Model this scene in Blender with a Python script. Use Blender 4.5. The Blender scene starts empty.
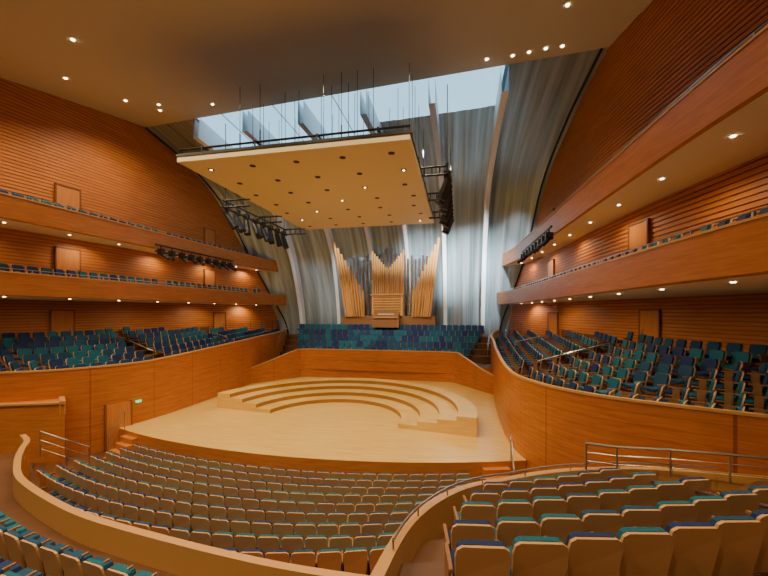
import bpy, math, random
from mathutils import Vector
random.seed(4)
SC = bpy.context.scene
COL = SC.collection
# ------------------------------------------------------------------ materials
def newmat(name):
    m = bpy.data.materials.new(name); m.use_nodes = True
    nt = m.node_tree; b = nt.nodes['Principled BSDF']
    return m, nt, b
def simple(name, col, rough=.5, metal=0, emit=None, es=0, alpha=1):
    m, nt, b = newmat(name)
    b.inputs['Base Color'].default_value = (*col, 1)
    b.inputs['Roughness'].default_value = rough
    b.inputs['Metallic'].default_value = metal
    if emit:
        b.inputs['Emission Color'].default_value = (*emit, 1)
        b.inputs['Emission Strength'].default_value = es
    b.inputs['Alpha'].default_value = alpha
    return m
def mth(nt, op, a, b=None):
    n = nt.nodes.new('ShaderNodeMath'); n.operation = op
    for i, v in enumerate((a, b)):
        if v is None: continue
        if isinstance(v, (int, float)): n.inputs[i].default_value = v
        else: nt.links.new(v, n.inputs[i])
    return n.outputs[0]
def wood(name, c1, c2, rough=.45, pitch=None, gap=.08, dark=.45, grain=(1.2, 1.2, 14), axis='Z', vpitch=None):
    m, nt, b = newmat(name)
    tc = nt.nodes.new('ShaderNodeTexCoord')
    mp = nt.nodes.new('ShaderNodeMapping'); mp.inputs['Scale'].default_value = grain
    nt.links.new(tc.outputs['Object'], mp.inputs['Vector'])
    nz = nt.nodes.new('ShaderNodeTexNoise'); nz.inputs['Scale'].default_value = 1.0
    nz.inputs['Detail'].default_value = 4; nz.inputs['Distortion'].default_value = .6
    nt.links.new(mp.outputs[0], nz.inputs['Vector'])
    cr = nt.nodes.new('ShaderNodeValToRGB')
    cr.color_ramp.elements[0].position = .3; cr.color_ramp.elements[0].color = (*c1, 1)
    cr.color_ramp.elements[1].position = .7; cr.color_ramp.elements[1].color = (*c2, 1)
    nt.links.new(nz.outputs['Fac'], cr.inputs[0])
    out = cr.outputs[0]
    sep = nt.nodes.new('ShaderNodeSeparateXYZ'); nt.links.new(tc.outputs['Object'], sep.inputs[0])
    def lines(out, ax, p, g, dk):
        f = mth(nt, 'FRACT', mth(nt, 'DIVIDE', sep.outputs[ax], p))
        l = mth(nt, 'LESS_THAN', f, g)
        mx = nt.nodes.new('ShaderNodeMix'); mx.data_type = 'RGBA'; mx.blend_type = 'MULTIPLY'
        nt.links.new(l, mx.inputs[0]); nt.links.new(out, mx.inputs[6])
        mx.inputs[7].default_value = (dk, dk, dk, 1)
        return mx.outputs[2]
    if pitch: out = lines(out, axis, pitch, gap, dark)
    if vpitch: out = lines(out, 'Y', vpitch, .012, .5)
    nt.links.new(out, b.inputs['Base Color'])
    b.inputs['Roughness'].default_value = rough
    return m
M = {}
M['wall'] = wood('slatted_cherry_wood', (.36,.11,.020), (.46,.15,.030), .5, .2, .3, .5)
M['slat'] = wood('ribbed_wood_wall', (.47,.145,.024), (.64,.215,.040), .5, .15, .28, .58, grain=(.8,.8,9))
M['panel'] = wood('cherry_panel', (.40,.115,.019), (.56,.180,.033), .36, .3, .05, .65, vpitch=2.4)
M['fascia'] = wood('fascia_wood', (.44,.140,.026), (.58,.205,.044), .4, None)
M['cap'] = simple('maple_cap', (.56,.29,.10), .35)
M['stage'] = wood('maple_stage', (.60,.355,.08), (.78,.505,.14), .3, .22, .05, .8, (.7,14,1), 'Y')
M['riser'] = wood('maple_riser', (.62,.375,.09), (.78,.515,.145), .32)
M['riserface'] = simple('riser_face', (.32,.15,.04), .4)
M['floor'] = wood('aisle_floor', (.11,.045,.018), (.17,.07,.026), .45)
M['ceil'] = simple('ceiling_plaster', (.64,.56,.40), .85)
M['soffit'] = simple('soffit_plaster', (.88,.76,.56), .8)
M['canopy'] = simple('canopy_panel', (.88,.75,.44), .55)
M['black'] = simple('black_metal', (.012,.012,.014), .45)
M['steel'] = simple('stainless', (.45,.42,.38), .3, .9)
M['white'] = simple('white_rib', (.93,.95,.96), .5)
M['shell'] = simple('seat_shell_wood', (.56,.31,.13), .42)
M['arm'] = simple('seat_arm_wood', (.28,.13,.05), .4)
M['navy'] = simple('fabric_navy', (.005,.024,.10), .9)
M['teal'] = simple('fabric_teal', (.003,.10,.15), .9)
M['sea'] = simple('fabric_sea', (.004,.05,.115), .9)
M['pipe'] = wood('organ_pipe_wood', (.64,.28,.065), (.80,.41,.115), .4, None, grain=(10,10,.8))
M['tin'] = simple('organ_tin', (.75,.74,.72), .22, 1)
M['door'] = wood('door_wood', (.50,.17,.035), (.60,.22,.05), .4, None, grain=(12,12,1))
M['frame'] = simple('door_frame', (.22,.08,.02), .4)
M['lamp'] = simple('lamp_lens', (1,.9,.7), .4, 0, (1,.8,.5), 14)
M['exit'] = simple('exit_green', (.02,.3,.1), .4, 0, (.05,1,.3), 1.5)
m, nt, b = newmat('woven_metal_mesh')
tc = nt.nodes.new('ShaderNodeTexCoord'); mp = nt.nodes.new('ShaderNodeMapping')
mp.inputs['Scale'].default_value = (2.4, .05, .05)
nt.links.new(tc.outputs['Object'], mp.inputs['Vector'])
nz = nt.nodes.new('ShaderNodeTexNoise'); nz.inputs['Scale'].default_value = 1.6; nz.inputs['Detail'].default_value = 4
nt.links.new(mp.outputs[0], nz.inputs['Vector'])
cr = nt.nodes.new('ShaderNodeValToRGB')
cr.color_ramp.elements[0].position = .34; cr.color_ramp.elements[0].color = (.24,.32,.34,1)
cr.color_ramp.elements[1].position = .68; cr.color_ramp.elements[1].color = (.52,.64,.70,1)  # pale streaks put into the colour for light glancing down the mesh
nt.links.new(nz.outputs['Fac'], cr.inputs[0])
nt.links.new(cr.outputs[0], b.inputs['Base Color'])
b.inputs['Metallic'].default_value = .5; b.inputs['Roughness'].default_value = .4
M['mesh'] = m
m, nt, b = newmat('skylight_glass')
tr = nt.nodes.new('ShaderNodeBsdfTransparent'); tr.inputs[0].default_value = (.75,.87,.93,1)
gl = nt.nodes.new('ShaderNodeBsdfGlossy'); gl.inputs['Roughness'].default_value = .05
ms = nt.nodes.new('ShaderNodeMixShader'); ms.inputs[0].default_value = .08
nt.links.new(tr.outputs[0], ms.inputs[1]); nt.links.new(gl.outputs[0], ms.inputs[2])
nt.links.new(ms.outputs[0], nt.nodes['Material Output'].inputs['Surface'])
M['glass'] = m
# ------------------------------------------------------------------ mesh helpers
class MB:
    def __init__(s): s.v=[]; s.f=[]; s.m=[]; s.mats=[]
    def mi(s, k):
        if k not in s.mats: s.mats.append(k)
        return s.mats.index(k)
    def add(s, vs, fs, k):
        o=len(s.v); s.v += [tuple(v) for v in vs]; i=s.mi(k)
        for f in fs: s.f.append([o+a for a in f]); s.m.append(i)
    def box(s, c, d, k, ang=0):
        x,y,z=[a/2 for a in d]; ca,sa=math.cos(ang),math.sin(ang)
        vs=[]
        for dz in (-z,z):
            for dx,dy in ((-x,-y),(x,-y),(x,y),(-x,y)):
                vs.append((c[0]+dx*ca-dy*sa, c[1]+dx*sa+dy*ca, c[2]+dz))
        s.add(vs,[(3,2,1,0),(4,5,6,7),(0,1,5,4),(1,2,6,5),(2,3,7,6),(3,0,4,7)],k)
    def tube(s, pts, r, k, n=8, r2=None):
        pts=[Vector(p) for p in pts]; rings=[]
        for i,p in enumerate(pts):
            t=(pts[min(i+1,len(pts)-1)]-pts[max(i-1,0)]).normalized()
            up=Vector((0,0,1)) if abs(t.z)<.9 else Vector((1,0,0))
            a=t.cross(up).normalized(); b=t.cross(a).normalized()
            rr=r if r2 is None else r+(r2-r)*i/(len(pts)-1)
            rings.append([p+a*rr*math.cos(2*math.pi*j/n)+b*rr*math.sin(2*math.pi*j/n) for j in range(n)])
        vs=[v for R in rings for v in R]; fs=[]
        for i in range(len(pts)-1):
            for j in range(n):
                fs.append((i*n+j,i*n+(j+1)%n,(i+1)*n+(j+1)%n,(i+1)*n+j))
        fs.append(tuple(range(n))); fs.append(tuple((len(pts)-1)*n+j for j in range(n))[::-1])
        s.add(vs,fs,k)
    def loft(s, rows, k, closed=False):
        n=len(rows[0]); vs=[v for r in rows for v in r]; fs=[]
        for i in range(len(rows)-1):
            for j in range(n if closed else n-1):
                j2=(j+1)%n
                fs.append((i*n+j,i*n+j2,(i+1)*n+j2,(i+1)*n+j))
        s.add(vs,fs,k)
    def prism(s, poly, z0, z1, k, kside=None):
        n=len(poly)
        s.add([(p[0],p[1],z1) for p in poly],[tuple(range(n))],k)
        s.add([(p[0],p[1],z0) for p in poly]+[(p[0],p[1],z1) for p in poly],
              [(i,(i+1)%n,n+(i+1)%n,n+i) for i in range(n)],kside or k)
    def obj(s, name, smooth=False, parent=None):
        me=bpy.data.meshes.new(name); me.from_pydata(s.v,[],s.f)
        for k in s.mats: me.materials.append(M[k])
        me.polygons.foreach_set('material_index',s.m)
        me.polygons.foreach_set('use_smooth',[smooth]*len(s.f))
        me.update()
        o=bpy.data.objects.new(name,me); COL.objects.link(o)
        if parent: o.parent=parent
        return o
def spline(P, n):
    P=[Vector((p[0],p[1],p[2] if len(p)>2 else 0)) for p in P]
    out=[]
    for i in range(len(P)-1):
        p0=P[max(i-1,0)];p1=P[i];p2=P[i+1];p3=P[min(i+2,len(P)-1)]
        for j in range(12):
            t=j/12
            out.append(.5*((2*p1)+(p2-p0)*t+(2*p0-5*p1+4*p2-p3)*t*t+(3*p1-p0-3*p2+p3)*t**3))
    out.append(P[-1])
    L=[0]
    for a,b in zip(out,out[1:]): L.append(L[-1]+(b-a).length)
    res=[];k=0
    for i in range(n):
        d=L[-1]*i/(n-1)
        while k<len(L)-2 and L[k+1]<d: k+=1
        f=(d-L[k])/max(L[k+1]-L[k],1e-6); res.append(out[k].lerp(out[k+1],min(f,1)))
    return res
def normals(c, sgn):
    N=[]
    for i in range(len(c)):
        t=(c[min(i+1,len(c)-1)]-c[max(i-1,0)]).normalized()
        N.append(Vector((t.y,-t.x,0))*sgn)
    return N
def length(c): return sum((b-a).length for a,b in zip(c,c[1:]))
def mir(P,s): return [(p[0]*s,)+tuple(p[1:]) for p in P]
def strip(mb, c, N, prof, k, zf=None, closed=False):
    rows=[]
    for i,p in enumerate(c):
        dz=zf(p) if zf else 0
        rows.append([(p.x+N[i].x*q[0], p.y+N[i].y*q[0], q[1]+(dz if (len(q)<3 or q[2]) else 0)) for q in prof])
    mb.loft(rows,k,closed)
# ------------------------------------------------------------------ plan curves (x half-width, y along hall)
TF=[(14.5,8.7),(11.8,9.8),(9.7,10.9),(8.45,12.6),(7.95,15),(8.0,20),(8.2,24),(8.25,26),(8.6,28.5),(9.2,30.2)]
OW2=[(18.2,9.2),(16.6,11.5),(15.6,14),(14.6,17),(13,21.5),(11.6,25.5),(10.6,28.3),(9.8,30.4)]
OW=[(19.5,-7),(19,2),(18.3,8)]+OW2[1:]
F=[(13,-6.9),(11.6,2),(10.8,7),(10.5,12),(10.3,17),(10.1,22),(9.8,26.5),(9.1,29.8)]
UW=[(16,-7),(14.6,0),(13.2,7),(12.3,12),(11.8,16),(11.6,20),(11.3,24),(11,26.5),(10.2,28.8),(9.4,30.6)]
def ceilz(y): return 15.6-.165*(17-y)
def edgey(x): return 16.6-.085*x
def tfz(p): return max(0,(p.y-14))*.05
D0,DP,DZ=.15,.86,.2
for s,side in ((1,'right'),(-1,'left')):
    mb=MB(); c=spline(mir(TF,s),90); N=normals(c,s); o=spline(mir(OW2,s),90)
    strip(mb,c,N,[(0,-1,0),(-.0,2.68)],'panel',tfz)
    strip(mb,c,N,[(0,2.68),(-.03,2.68),(-.03,2.75),(.1,2.75),(.1,1.9)],'cap',tfz)
    for i in range(9):
        rows=[]
        for a,b in zip(c,o):
            L=(b-a).length; z=1.9+tfz(a)+DZ*i
            f0=min(1,(D0+DP*i)/L); f1=min(1,(D0+DP*(i+1))/L)
            if i==8: f1=1
            p=a.lerp(b,f0); q=a.lerp(b,f1)
            rows.append([(p.x,p.y,z-DZ if i else z),(p.x,p.y,z),(q.x,q.y,z)])
        mb.loft(rows,'floor')
    a,b=c[0],o[0]
    mb.add([(a.x,a.y,-1),(b.x,b.y,-1),(b.x,b.y,3.6),(a.x,a.y,2.7)],[(0,1,2,3)],'panel')
    mb.obj('tier_balcony',False)
    mb=MB(); c2=spline(mir(OW,s),70); N2=normals(c2,s)
    prof=[(0,-1)]; z=1.5
    while z<5.5:
        prof+=[(0,z),(.025,z),(.025,z+.035),(0,z+.035)]; z+=.15
    prof.append((0,5.7)); strip(mb,c2,N2,prof,'slat')
    c3=spline(mir(UW,s),80); N3=normals(c3,s)
    rd=.03 if s>0 else .018
    prof=[(0,5.6)]; z=5.85
    while z<15.8:
        prof+=[(0,z),(rd,z),(rd,z+.035),(0,z+.035)]; z+=.15
    prof.append((0,16)); strip(mb,c3,N3,prof,'slat')
    mb.obj('wall_'+side)
    cf=spline(mir(F,s),80); NF=normals(cf,s)
    ow80=spline(mir(OW,s),80)
    for z0,outer in ((5.6,ow80),(8.5,c3)):
        mb=MB()
        strip(mb,cf,NF,[(.08,z0),(0,z0+.04),(-.08,z0+.84),(-.08,z0+.88)],'fascia')
        strip(mb,cf,NF,[(-.08,z0+.88),(-.1,z0+.88),(-.1,z0+.93),(.06,z0+.93),(.06,z0+.1)],'cap')
        mb.loft([[(a.x,a.y,z0+.0),(b.x,b.y,z0+.0)] for a,b in zip([p+n*.08 for p,n in zip(cf,NF)],outer)],'soffit')
        mb.loft([[(a.x,a.y,z0+.36),(b.x,b.y,z0+.36)] for a,b in zip([p+n*.06 for p,n in zip(cf,NF)],outer)],'floor')
        strip(mb,cf,NF,[(-.0,z0+1.04),(.025,z0+1.04),(.025,z0+1.065),(0,z0+1.065)],'steel',None,True)
        for i in range(0,80,3):
            p=cf[i]; mb.box((p.x,p.y,z0+.98),(.03,.03,.14),'steel')
        for i in range(8,78,5):
            p=cf[i]+NF[i]*.75
            mb.tube([(p.x,p.y,z0-.02),(p.x,p.y,z0+.03)],.045,'lamp',8)
        mb.obj('balcony')
def curve_at(P,s,y):
    c=spline(mir(P,s),200); i=min(range(200),key=lambda k:abs(c[k].y-y))
    t=(c[min(i+1,199)]-c[max(i-1,0)]).normalized(); n=Vector((t.y,-t.x,0))*s
    return c[i],t,n
dn=0
for s in (1,-1):
    for P,y,z in ((OW,17.8 if s>0 else 15.6,3.05),(OW,24.5,2.9),(UW,13.6,5.96),(UW,22.6,5.96),(UW,13.6,8.86),(UW,22.6,8.86)):
        dn+=1
        p,t,n=curve_at(P,s,y); ang=math.atan2(t.y,t.x); q=p-n*.05
        mb=MB(); mb.box((q.x,q.y,z+1),(.95,.06,2.0),'door',ang)
        for e in (-1,1):
            w=q+t*.5*e; mb.box((w.x,w.y,z+1.02),(.06,.1,2.06),'frame',ang)
        mb.box((q.x,q.y,z+2.04),(1.06,.1,.06),'frame',ang)
        w=q-n*.06+t*.35; mb.tube([(w.x,w.y,z+.9),(w.x,w.y,z+1.2)],.02,'steel',6)
        mb.obj('door_%d'%dn)
p,t,n=curve_at(TF,-1,12.9); ang=math.atan2(t.y,t.x); q=p-n*.05; dn+=1
mb=MB(); mb.box((q.x,q.y,.1),(.9,.06,1.9),'door',ang)
for e in (-1,1):
    w=q+t*.48*e; mb.box((w.x,w.y,.12),(.06,.1,1.96),'frame',ang)
mb.obj('door_%d'%dn)
mb=MB(); w=q-n*.05+t*.75; mb.box((w.x,w.y,1.0),(.22,.05,.1),'exit',ang); mb.obj('exit_sign')
# ------------------------------------------------------------------ shell : floor, ceiling, rear wall
mb=MB(); mb.box((0,13,-1.1),(41,42,.2),'floor'); mb.obj('floor')
mb=MB()
XS=[-17,-8,0,8,17]
for dz in (0,.5):
    mb.loft([[(x,y,ceilz(y)+dz) for x in XS] for y in (-7.2,0,8)]+[[(x,edgey(x),ceilz(edgey(x))+dz) for x in XS]],'ceil')
mb.loft([[(x,edgey(x),ceilz(edgey(x))+d) for x in XS] for d in (0,.5)],'ceil')
mb.obj('ceiling')
mb=MB(); mb.box((0,-7.1,7),(41,.2,16.4),'wall'); mb.obj('wall_rear')
# ------------------------------------------------------------------ metal-mesh back shell with ribs and skylight
Es=[(17,15.5),(20.5,14.6),(23.7,12.8),(26.7,9.2),(28.8,6.2),(30.2,3.8),(30.5,1)]
Cs=[(17,15.5),(22.5,15.4),(27.8,14.4),(31.4,11.5),(32.9,8),(33.4,4.5),(33.5,1)]
Ws=[12.0,11.8,11.55,11.2,10.5,9.8,9.6]
NS=42
def rs(L):
    P=[Vector((a[0],a[1],0)) for a in L]; out=[]
    for i in range(NS+1):
        u=i/NS*(len(P)-1); k=min(int(u),len(P)-2); t=u-k
        p0=P[max(k-1,0)];p1=P[k];p2=P[k+1];p3=P[min(k+2,len(P)-1)]
        out.append(.5*((2*p1)+(p2-p0)*t+(2*p0-5*p1+4*p2-p3)*t*t+(3*p1-p0-3*p2+p3)*t**3))
    return out
E=rs(Es);C=rs(Cs);W=[p.x for p in rs([(w,0) for w in Ws])]
def S(x,i):
    k=max(0,1-(x/W[i])**2); f=max(0,1-i/14)
    return Vector((x,E[i].x+(C[i].x-E[i].x)*k+f*(edgey(x)-17),E[i].y+(C[i].y-E[i].y)*k+f*(ceilz(edgey(x))-15.5)))
ribs=[-8,-4.9,-1.65,1.65,4.9,8]
def SF_(x,i):   # mesh panels between ribs, ripples added to give vertical light streaks
    p=S(x,i); a=S(x,max(i-1,0)); b=S(x,min(i+1,NS)); t=(b-a).normalized(); n=Vector((0,t.z,-t.y))
    if n.y>0.01 or n.z>0: n=-n
    u=x/ W[i]*11
    g=min(1,i/8)
    d=.014*math.sin(u*5.1)+.010*math.sin(u*9.3+1.3)+.007*math.sin(u*17.7)+.012*math.sin(u*2.3+.7)
    return p+n*d*g
GI=12
def isglass(x,i):
    if -8<x<1.65: return i<GI
    if 1.65<x<8: return i<4
    return False
mb=MB(); gb=MB(); NX=420
verts=[[SF_((-1+2*j/NX)*W[i],i) for j in range(NX+1)] for i in range(NS+1)]
flat=[v for r in verts for v in r]; fs=[]
for i in range(NS):
    for j in range(NX):
        if not isglass((-1+2*(j+.5)/NX)*W[i],i):
            a=i*(NX+1)+j; fs.append((a,a+1,a+NX+2,a+NX+1))
mb.add(flat,fs,'mesh')
mb.obj('wall_back_metal_mesh',True)
for xa,xb,gi in ((-8,1.65,GI),(1.65,8,4)):
    gb.loft([[S(xa+(xb-xa)*j/24,i)+Vector((0,0,.02)) for j in range(25)] for i in range(gi+1)],'glass')
for x in (-6.45,-3.3,0):
    gb.tube([S(x,i)+Vector((0,0,.06)) for i in range(0,GI+1)],.03,'steel',4)
for i in (0,6,12):
    gb.tube([S(x,i)+Vector((0,0,.06)) for x in [-8+.8*a for a in range(13)]],.05,'white',4)
gb.obj('window_skylight')
for x in ribs:
    mb=MB(); rows=[]
    for i in range(NS+1):
        a=S(x,max(i-1,0)); b=S(x,min(i+1,NS)); t=(b-a).normalized()
        n=Vector((0,t.z,-t.y))
        if n.z>0 or n.y>0.01: n=-n
        n.normalize(); p=S(x,i); dep=1.15-.65*i/NS
        w=.15
        rows.append([p+Vector((-w,0,0)),p+n*dep+Vector((-w,0,0)),p+n*dep+Vector((w,0,0)),p+Vector((w,0,0))])
    mb.loft(rows,'white'); mb.obj('curved_rib')
for s in (-1,1):
    mb=MB(); mb.tube([S(s*(W[i]-.45),i)+Vector((0,-.1,-.1)) for i in range(NS+1)],.06,'black',6); mb.obj('trim_%d'%(1 if s<0 else 2))
# ------------------------------------------------------------------ stage
def bow(x,y0,R): return y0+R-math.sqrt(R*R-x*x)
SF=(11.5,26)
mb=MB()
poly=[(-8.3+16.6*i/39,bow(-8.3+16.6*i/39,*SF)) for i in range(40)]+[(8.4,20),(8.4,26.2),(-8.4,26.2),(-8.4,20)]
mb.prism(poly,-1,0,'stage','fascia')
mb.obj('stage')
mb=MB()
rc=(.25,15.75); rad=[3.3,4.15,5.0,5.8,6.6]; rot=-math.radians(8)
def rp(r,a): return (rc[0]+r*math.cos(a+rot),rc[1]+r*math.sin(a+rot))
for k in range(4):
    r0=rad[k]; r1=rad[k+1]; z=.19*(k+1); n=48
    A=[rp(r0,math.pi*i/n) for i in range(n+1)]
    B=[rp(r1,math.pi*i/n) for i in range(n+1)]
    mb.loft([[(a[0],a[1],z),(b[0],b[1],z)] for a,b in zip(A,B)],'riser')
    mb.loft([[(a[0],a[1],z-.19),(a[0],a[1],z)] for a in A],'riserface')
    mb.loft([[(b[0],b[1],0),(b[0],b[1],z)] for b in B],'riser')
    for e in (0,-1):
        a,b=A[e],B[e]
        mb.add([(a[0],a[1],0),(b[0],b[1],0),(b[0],b[1],z),(a[0],a[1],z)],[(0,1,2,3)],'riser')
mb.obj('orchestra_riser')
for s in (-1,1):
    mb=MB()
    for k in range(4):
        mb.box((s*7.3,bow(7.3,*SF)-.1-.24*k,-.98+(.8-.2*k)/2),(.9,.26,.8-.2*k),'fascia',s*.28)
    mb.obj('stage_steps')
mb=MB()
pl=[(-8.25,22.6),(-7.4,23.6),(-6.2,25.3),(-5.5,26),(-3,26.15),(0,26.2),(3,26.15),(5.5,26),(6.2,25.3),(7.4,23.6),(8.25,22.6)]
c=spline(pl,60); N=normals(c,-1)
cz=lambda p: -max(0,(25.6-p.y))*.36
strip(mb,c,N,[(0,0,0),(0,2.1)],'panel',cz); strip(mb,c,N,[(0,2.1),(-.03,2.1),(-.03,2.17),(.12,2.17),(.12,1.9)],'cap',cz)
mb.prism([(-8.3,24.5),(-6.6,25.1),(-5.5,26.05),(5.5,26.05),(6.6,25.1),(8.3,24.5),(8.3,27),(-8.3,27)],.6,1.3,'floor','panel')
for i in range(5):
    y=26.95+.72*i
    mb.box((0,(y+34)/2-.3,1.3+.42*i-.25),(17.6+i*.4,34-y,.5),'floor')
mb.obj('choral_terrace')
# ------------------------------------------------------------------ orchestra floor & rings
def rowc(i): return (10.95-.585*i, 22-1.0*i)
mb=MB()
L=[]; zp=-.95
def xrow(y0,R,z): L.append([(-9.6+19.2*k/39,bow(-9.6+19.2*k/39,y0,R),z) for k in range(40)])
xrow(SF[0],SF[1],zp)
for i in range(9):
    y0,R=rowc(i); z=-.92+.065*i
    xrow(y0+.3,R,zp); xrow(y0+.3,R,z); zp=z
xrow(4.6,14,zp)
mb.loft(L,'floor'); mb.obj('orchestra_floor')
RING=[(-8.4,9.5),(-7.6,9.1),(-6.9,8.5),(-5.9,7.75),(-4.5,6.95),(-2,6.15),(0,5.8),(3,5.5),(5.3,5.5)]
c=spline(RING,80); N=normals(c,1)
mb=MB()
strip(mb,c,N,[(0,-1),(0,.78)],'panel'); strip(mb,c,N,[(0,.78),(-.03,.78),(-.03,.84),(.12,.84),(.12,.3)],'cap')
prof=[(.12,.3),(.5,.3)]
for i in range(9):
    d=.5+.8*i
    prof+=[(d+.0,.3+.26*i),(d+.8,.3+.26*i)]
prof+=[(12,2.7)]
strip(mb,c,N,prof,'floor')
mb.obj('parterre_terrace')
ringc=c; ringN=N
CY=24
BP=[(5.25,-6.8),(5.22,1),(5.25,3.6),(5.45,5.2),(6.05,6.6),(6.95,7.5),(8.5,8.3),(10.5,8.7),(13.5,8.6)]
c=spline(BP,80); N=normals(c,1)
bz=lambda p: min(1.0,max(0,(7.5-p.y)*.16))
mb=MB()
strip(mb,c,N,[(0,-1,0),(0,1.62)],'fascia',bz)
strip(mb,c,N,[(0,1.62),(-.04,1.62),(-.04,1.68),(.1,1.68),(.1,.6)],'cap',bz)
steps=[(17.2,.95),(17.85,1.03),(18.65,1.33),(19.5,1.63),(20.35,1.9),(21.15,2.2),(22.0,2.5),(22.9,2.8)]
prev=.95; LL=[]
for R,z in steps:
    for zq in (prev,z):
        LL.append([(5.4+9.1*i/29,CY-math.sqrt(R*R-(5.4+9.1*i/29)**2),zq) for i in range(30)])
    prev=z
LL.append([(5.4+9.1*i/29,-6.9,2.8) for i in range(30)])
def ylim(x):
    best=min(c,key=lambda p:abs(p.x-x)+(0 if p.y>3 else 50)); return best.y
LL=[[(x,min(y,ylim(x)-.02),z) for x,y,z in r] for r in LL]
mb.loft(LL,'floor'); mb.obj('raised_seating_block')
mb=MB()
sb=[(-15,7.6),(-10.8,9.55),(-8.4,10.5),(-8.25,10.65),(-9.3,11.4)]
cc=spline(sb,60); NN=normals(cc,-1)
strip(mb,cc,NN,[(0,-1),(0,1.6)],'fascia'); strip(mb,cc,NN,[(0,1.6),(-.03,1.6),(-.03,1.67),(.14,1.67),(.14,1.2)],'cap')
mb.prism([(p.x,p.y) for p in cc]+[(-15,10.5)],1.5,1.6,'fascia')
mb.obj('side_box_parapet')
# ------------------------------------------------------------------ seats
def ext(outline,y0,y1,lean):
    n=len(outline); vs=[]
    for y in (y0,y1):
        for x,z in outline: vs.append((x,y-max(0,z-.35)*lean,z))
    return vs,[tuple(range(n)),tuple(range(2*n-1,n-1,-1))]+[(i,n+i,n+(i+1)%n,(i+1)%n) for i in range(n)]
T=[]
sh=[(-.19,.24),(.19,.24),(.222,.55),(.23,.76),(.215,.83),(.17,.86),(-.17,.86),(-.215,.83),(-.23,.76),(-.222,.55)]
pd=[(-.17,.44),(.17,.44),(.205,.6),(.215,.78),(.2,.84),(.16,.866),(-.16,.866),(-.2,.84),(-.215,.78),(-.205,.6)]
T.append((*ext(sh,-.205,-.172,.22),'shell'))
T.append((*ext(pd,-.172,-.108,.22),'fab'))
cu=[(-.2,.38),(.2,.38),(.215,.42),(.19,.475),(-.19,.475),(-.215,.42)]
T.append((*ext(cu,-.14,.24,0),'fab'))
T.append((*ext([(-.19,.345),(.19,.345),(.2,.38),(-.2,.38)],-.14,.22,0),'shell'))
def bx(x0,x1,y0,y1,z0,z1):
    return [(x,y,z) for z in (z0,z1) for x,y in ((x0,y0),(x1,y0),(x1,y1),(x0,y1))],[(3,2,1,0),(4,5,6,7),(0,1,5,4),(1,2,6,5),(2,3,7,6),(3,0,4,7)]
T.append((*bx(-.27,-.235,-.22,.14,.57,.605),'arm'))
T.append((*bx(-.262,-.238,-.1,.06,0,.57),'arm'))
def seats(name,pl,weights=(.35,.35,.3),sc=1):
    mb=MB(); [mb.mi(k) for k in ('shell','arm','navy','teal','sea')]
    fab='navy'; run=0
    for x,y,z,a in pl:
        if run<=0: fab=random.choices(('navy','teal','sea'),weights)[0]; run=random.choice((1,1,2,3))
        run-=1
        ca,sa=math.cos(a-math.pi/2)*sc,math.sin(a-math.pi/2)*sc
        for vs,fs,k in T:
            mb.add([(x+u*ca-v*sa,y+u*sa+v*ca,z+w*sc) for u,v,w in vs],fs,fab if k=='fab' else k)
    return mb.obj(name)
pl=[]
def ringy(x): return min(ringc,key=lambda p:abs(p.x-x)).y
for i in range(9):
    y0,R=rowc(i); z=-.92+.065*i
    k=-math.asin(6.3/R)
    while R*math.sin(k)<6.6:
        x=R*math.sin(k); y=y0+R-R*math.cos(k); k+=.485/R
        if x<-6.1 or y<ringy(max(x,-7))+.5 or (x>5.0 and y<7.0) or (x>5.6 and y<8.3): continue
        pl.append((x,y,z,math.atan2(R*math.cos(k),-R*math.sin(k))))
seats('orchestra_seating_rows',pl,(.4,.25,.35))
pl=[]
for i in range(4):
    cc=[p+n*(.95+.8*i) for p,n in zip(ringc,ringN)]; Lc=length(cc); q=spline(cc,int(Lc/.49))
    for p,n in zip(q,normals(q,1)):
        if p.x>4.7 or p.x<-7: continue
        pl.append((p.x,p.y,.3+.26*i+.0,math.atan2(-n.y,-n.x)))
seats('parterre_seating_rows',pl,(.45,.3,.25))
pl=[]
for i,(R,z,xa,xb) in enumerate([(18.2,1.03,6.7,9.0),(19.05,1.33,6.45,9.3),(19.9,1.63,6.3,9.6),(20.75,1.9,6.2,10),(21.55,2.2,6.25,10.4)]):
    k=math.asin(xa/R)
    while R*math.sin(k)<xb:
        x=R*math.sin(k); y=CY-R*math.cos(k); k+=.5/R
        pl.append((x,y,z,math.atan2(CY-y,-x*.5)))
seats('raised_block_seating_rows',pl,(.3,.5,.2))
pl=[]
for i in range(5):
    hw=6.9+.3*i; n=int(2*hw/.5)
    for k in range(n):
        x=-hw+2*hw*(k+.5)/n; pl.append((x,27.3+.72*i,1.3+.42*i,-math.pi/2))
seats('choral_seating_rows',pl,(.3,.4,.3),1.08)
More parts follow.
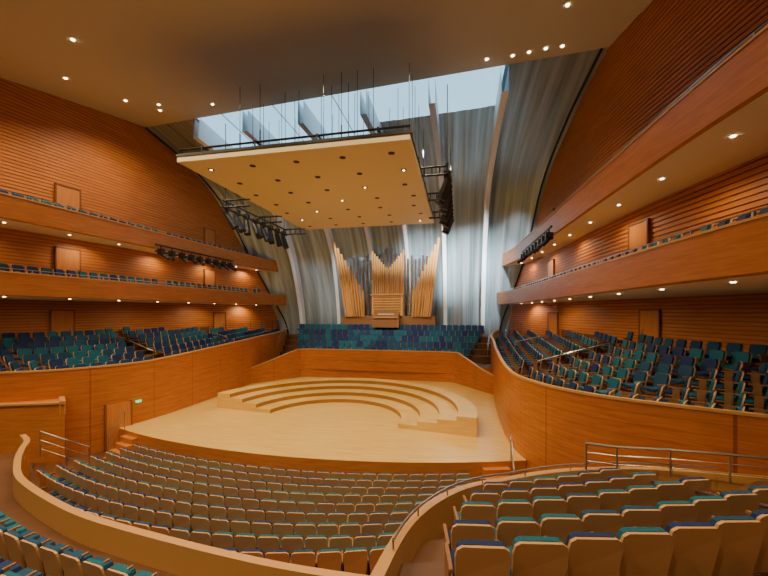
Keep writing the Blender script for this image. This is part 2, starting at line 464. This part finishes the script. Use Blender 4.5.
for s in (1,-1):
    pl=[]; c=spline(mir(TF,s),400); o=spline(mir(OW2,s),400)
    for i in range(8):
        pts=[]
        for a,b in zip(c,o):
            Lc=(b-a).length; d=D0+.5+DP*i
            pts.append((a.lerp(b,min(d/Lc,1)),d<Lc-.7,1.9+tfz(a)+DZ*i,a))
        acc=0; last=pts[0][0]
        for j,(p,ok,z,a) in enumerate(pts):
            acc+=(p-last).length; last=p
            if acc<.51: continue
            acc=0
            if not ok or p.y>29.2: continue
            if 15.2<a.y<16.1 or 21.2<a.y<22: continue
            q0=pts[max(j-4,0)][0]; q1=pts[min(j+4,399)][0]; t=(q1-q0).normalized()
            nrm=-Vector((t.y,-t.x,0))*s
            d=(Vector((0,19,0))-p).normalized()
            if nrm.dot(d)<.2: nrm=d
            d=(d*.4+nrm*.6).normalized()
            pl.append((p.x,p.y,z,math.atan2(d.y,d.x)))
    seats('tier_seating_rows',pl,(.4,.3,.3),1.03)
    pl=[]
    cf=spline(mir(F,s),80); NF=normals(cf,s)
    cc=spline([p+n*.55 for p,n in zip(cf,NF)],76); nn=normals(cc,s)
    for z in (5.96,8.86):
        for k,(p,n) in enumerate(zip(cc,nn)):
            if k%17==0 or p.y>28: continue
            pl.append((p.x,p.y,z,math.atan2(-n.y+.35,-n.x)))
    seats('balcony_seating_rows',pl,(.3,.4,.3),1.08)
# ------------------------------------------------------------------ canopy
mb=MB()
CX,CY0,CY1,CZ=4.5,11.9,23.5,10.75
mb.box((0,(CY0+CY1)/2,CZ+.1),(2*CX,CY1-CY0,.2),'canopy')
mb.box((0,(CY0+CY1)/2,CZ+.25),(2*CX+.06,CY1-CY0+.06,.1),'black')
for i in range(5):
    for j in range(7):
        x=-3.7+1.85*i+(.2 if j%2 else 0); y=CY0+.9+ (CY1-CY0-1.8)*j/6
        mb.tube([(x,y,CZ-.015),(x,y,CZ+.02)],.12,'black',12)
        if (i+j)%5==0: mb.tube([(x,y,CZ-.02),(x,y,CZ+.0)],.05,'lamp',8)
for x in (-3.4,-1.2,1.2,3.4):
    mb.tube([(x,CY0,CZ+.5),(x,CY1,CZ+.5)],.04,'black',6)
    for j in range(13):
        y=CY0+ (CY1-CY0)*j/12; mb.tube([(x,y,CZ+.2),(x,y,CZ+.5)],.03,'black',5)
for y in (12.0,15,17.5,20,22.8):
    mb.tube([(-CX,y,CZ+.5),(CX,y,CZ+.5)],.04,'black',6)
mb.obj('acoustic_canopy')
mb=MB()
for x in (-4.2,-3.6,-2.6,-1.9,-1.2,-.5,.4,1.2,1.9,2.6,3.3,4.1):
    for y in (14.6,15.6,16.6,18.2,20.5,22.5):
        if random.random()<.4: continue
        lim=edgey(x)
        top=ceilz(y) if y<lim else S(x,max([0]+[i for i in range(NS) if S(x,i).y<y])).z
        mb.tube([(x,y,CZ+.3),(x,y,top-.02)],.014,'black',5)
        mb.tube([(x,y,CZ+.3),(x,y,CZ+.3+random.uniform(1,2.4))],.03,'black',5)
mb.obj('canopy_suspension_rods')
def lampbar(name,p0,p1,n,drop=.5,top=None,size=.16,cross=None):
    mb=MB(); p0=Vector(p0);p1=Vector(p1)
    mb.tube([p0,p1],.06,'black',6); mb.tube([p0+Vector((0,0,.35)),p1+Vector((0,0,.35))],.05,'black',6)
    for i in range(n):
        p=p0.lerp(p1,(i+.5)/n); mb.tube([p+Vector((0,0,.35)),p],.03,'black',5)
        mb.tube([p,p-Vector((0,0,drop*.4))],.04,'black',5)
        a=Vector((random.uniform(-.15,.15)-(.3 if p.x>0 else -.3),random.uniform(-.2,.2),-drop*.7))
        q=p-Vector((0,0,drop*.3)); mb.tube([q-a*.2,q+a*.5,q+a],size*.75,'black',8,size)
        mb.box((p.x,p.y,p.z+.02),(.3,.22,.3),'black')
    if top:
        for f in (.05,.95):
            p=p0.lerp(p1,f); mb.tube([p,(p.x,p.y,top)],.02,'black',5)
    if cross:
        for f in (.03,.5,.97):
            p=p0.lerp(p1,f)
            for dz in (0,.35): mb.tube([p+Vector((0,0,dz)),(cross,p.y,p.z+dz)],.05,'black',6)
            for k in range(4):
                xx=p.x+(cross-p.x)*k/4; mb.tube([(xx,p.y,p.z),(xx,p.y,p.z+.35)],.03,'black',5)
    mb.obj(name)
lampbar('stage_light_bar',(-5.8,16.3,10.4),(-5.8,23.4,10.4),8,1.0,14.8,.2,-4.3)
lampbar('stage_light_bar',(5.6,15.4,10.9),(5.6,22.2,10.7),10,1.0,14.8,.22,4.3)
for s in (-1,1):
    lampbar('balcony_light_bar',(s*9.95,16.5,8.3),(s*9.85,23.2,8.3),9,.35,8.6,.10)
# ------------------------------------------------------------------ organ
mb=MB(); OY=31.0
mb.box((0,OY+.5,4.0),(8.2,1.6,1.3),'arm')
mb.box((0,OY-.1,5.6),(2.7,.8,1.9),'pipe')
for k in range(7): mb.box((0,OY-.53,4.95+.22*k),(2.4,.06,.1),'riserface')
mb.box((0,OY-.5,6.5),(2.9,.3,.12),'cap')
for k in range(15):
    u=(k-7)/7; x=u*1.3; h=2.2+1.6*abs(u)**1.2
    mb.tube([(x,OY,6.4),(x*1.03,OY,6.7),(x*1.06,OY-.1,6.6+h)],.045,'pipe',8,.085)
for k in range(23):
    u=(k-11)/11; x=u*3.7; h=9.4-1.8*abs(u)+.5*math.sin(k*1.3)
    mb.tube([(x,OY+.5,4.6),(x,OY+.5,5.2),(x,OY+.5,4.8+h*.62)],.05,'tin',8,.12)
for s in (-1,1):
    for k in range(9):
        x0=s*(2.15+.19*k); x1=s*(2.25+.28*k); h=2.3+.52*k
        mb.tube([(x0,OY-.2-.04*k,4.6),(x1*.5+x0*.5,OY-.2-.08*k,4.6+h*.5),(x1,OY-.2-.15*k,4.6+h)],.07,'pipe',8,.105)
    for k in range(7):
        x0=s*(2.2+.24*k); x1=s*(2.3+.3*k); h=1.5+.36*k
        mb.tube([(x0,OY-.5,4.6),(x1,OY-.6,4.6+h)],.06,'pipe',8,.085)
mb.obj('pipe_organ')
mb=MB()
mb.box((0,OY-1.0,4.25),(2.3,.7,1.1),'arm'); mb.box((0,OY-1.25,4.55),(2.0,.5,.1),'cap'); mb.box((0,OY-.85,4.95),(2.1,.12,.4),'arm')
for k in range(3): mb.box((0,OY-1.2+.12*k,4.66+.08*k),(1.4,.16,.05),'white')
mb.obj('organ_console')
# ------------------------------------------------------------------ railings
def rail(name,pts,h=.9,r=.02,mid=2):
    mb=MB(); P=[Vector(p) for p in pts]
    mb.tube([p+Vector((0,0,h)) for p in P],r*1.3,'steel',6)
    for j in range(mid):
        mb.tube([p+Vector((0,0,h*(j+1)/(mid+1))) for p in P],r*.6,'steel',5)
    for p in P: mb.tube([p,p+Vector((0,0,h))],r,'steel',6)
    mb.obj(name)
rail('handrail',[(8.7,8.25,1.7),(9.3,8.3,1.65),(10.3,8.35,1.65),(11.3,8.3,1.65),(12.5,8.2,1.65)],.55)
rail('handrail',[(9.3,7.3,1.1),(9.5,6.6,1.3),(9.7,5.8,1.55),(9.9,5,1.8)],.9)
rail('handrail',[(-8.0,9.7,.0),(-7.4,10.1,-.4),(-7.3,10.8,-.9)],.9)
c=spline(BP,80)
mb=MB(); N=normals(c,1)
pts=[c[i]+Vector((N[i].x*.06,N[i].y*.06,1.7+bz(c[i])+.1)) for i in range(40,72)]
mb.tube(pts,.02,'steel',6)
for p in pts[::4]: mb.tube([p,p-Vector((0,0,.12))],.014,'steel',5)
mb.obj('parapet_handrail')
for s in (-1,1):
    rail('aisle_handrail',[(s*9.2,15.6,2.2),(s*10.6,15.8,2.6),(s*12,16,2.95)],.8,.018,0)
    rail('aisle_handrail',[(s*9.2,21.6,2.5),(s*10.5,21.8,2.8)],.8,.018,0)
    rail('choral_handrail',[(s*8.05,26.2,1.9),(s*8.35,28,2.8),(s*8.6,29.6,3.6)],.8,.018,1)
    rail('stage_side_handrail',[(s*7.8,12.7,0),(s*7.8,12.0,-.9)],.9,.018,1)
# ------------------------------------------------------------------ lights
WARM=(1,.78,.48)
def lamp(kind,name,loc,e,col=WARM,target=None,ang=150,blend=.6,r=.1):
    l=bpy.data.lights.new(name,kind); l.energy=e; l.color=col; l.shadow_soft_size=r
    if kind=='SPOT': l.spot_size=math.radians(ang); l.spot_blend=blend
    o=bpy.data.objects.new(name,l); o.location=loc
    if target is not None: o.rotation_euler=(Vector(target)-Vector(loc)).to_track_quat('-Z','Y').to_euler()
    COL.objects.link(o); return o
mb=MB()
for x,y in [(-9,15.8),(-6,15.9),(7.2,15.2),(8.2,15.2),(8.8,15.1),(9.4,15),(10,15),(-10,12),(-7,10),(6.4,9.5),(9.5,12.5),(-9.6,14.4),(-8.5,15.2),(-5,6),(9,8)]:
    z=ceilz(y); mb.tube([(x,y,z-.03),(x,y,z+.02)],.06,'lamp',10)
mb.obj('ceiling_downlights')
for x in (-9,-4.5,0,4.5,8.5):
    for y in (-2,4,9.5,14.2):
        a={-9:155,8.5:110}.get(x,115)
        e={-9:1350,8.5:800}.get(x,950)
        lamp('SPOT','ceiling_lamp',(x,y,ceilz(y)-.12),e,WARM,(x*.8,y+2.5,0),a,.8,.08)
for x in (-3,0,3):
    for y in (13.5,17.5,21.5):
        lamp('SPOT','canopy_lamp',(x,y,CZ-.08),400,(1,.80,.50),(x,y,0),115,.7,.08)
for x in (-3.6,-1.2,1.2,3.6):
    lamp('SPOT','choir_fill',(x,23.1,CZ-.1),1200,(1,.86,.66),(x*1.2,30.3,3.4),62,.8,.08)  # added fill spots brightening the dim choir seats and organ
for s in (-1,1):
    for y in (6,10,14,18,22,26):
        p,t,n=curve_at(F,s,y); q=p+n*.7
        lamp('SPOT','soffit_lamp',(q.x,q.y,5.52),170,WARM,(q.x+n.x*1.5,q.y,0),150,.7,.06)
        lamp('SPOT','soffit_lamp',(q.x,q.y,8.42),120,WARM,(q.x+n.x*.3,q.y,0),160,.7,.06)
COOL=(.88,.95,1)
for x,e,i0,tg in ((10.6,6000,7,24),(9.8,14000,6,22),(9.1,30000,6,27),(8.6,9000,8,24),(7.3,18000,6,24),(6.4,32000,5,25),(5.5,16000,6,25),(4.2,18000,6,25),(3.0,20000,6,25),(2.1,9000,6,25),(.5,4500,14,28),(-.8,4500,14,28),(-2.8,4000,14,28),(-4.1,4000,14,28),(-6.2,2200,12,28),(-7.2,2200,12,28)):
    p=S(x,i0); q=S(x*.97,tg)
    lamp('SPOT','mesh_streak_fill',(x,p.y-1.6,p.z-.9),e*.8,COOL,(q.x,q.y,q.z),22,1,.08)  # added spots in mid-air, standing in for sunlight streaks on the mesh
# ------------------------------------------------------------------ sky
w=bpy.data.worlds.new('sky'); SC.world=w; w.use_nodes=True
nt=w.node_tree; bg=nt.nodes['Background']
bg.inputs[0].default_value=(.42,.66,.82,1); bg.inputs[1].default_value=2.2
# ------------------------------------------------------------------ camera
cd=bpy.data.cameras.new('camera'); cd.sensor_width=36; cd.lens=16.875; cd.shift_y=.03125; cd.clip_start=.05
co=bpy.data.objects.new('camera',cd); co.location=(6.1,0,5.0); co.rotation_euler=(math.radians(90),0,math.radians(11.8))
COL.objects.link(co); SC.camera=co
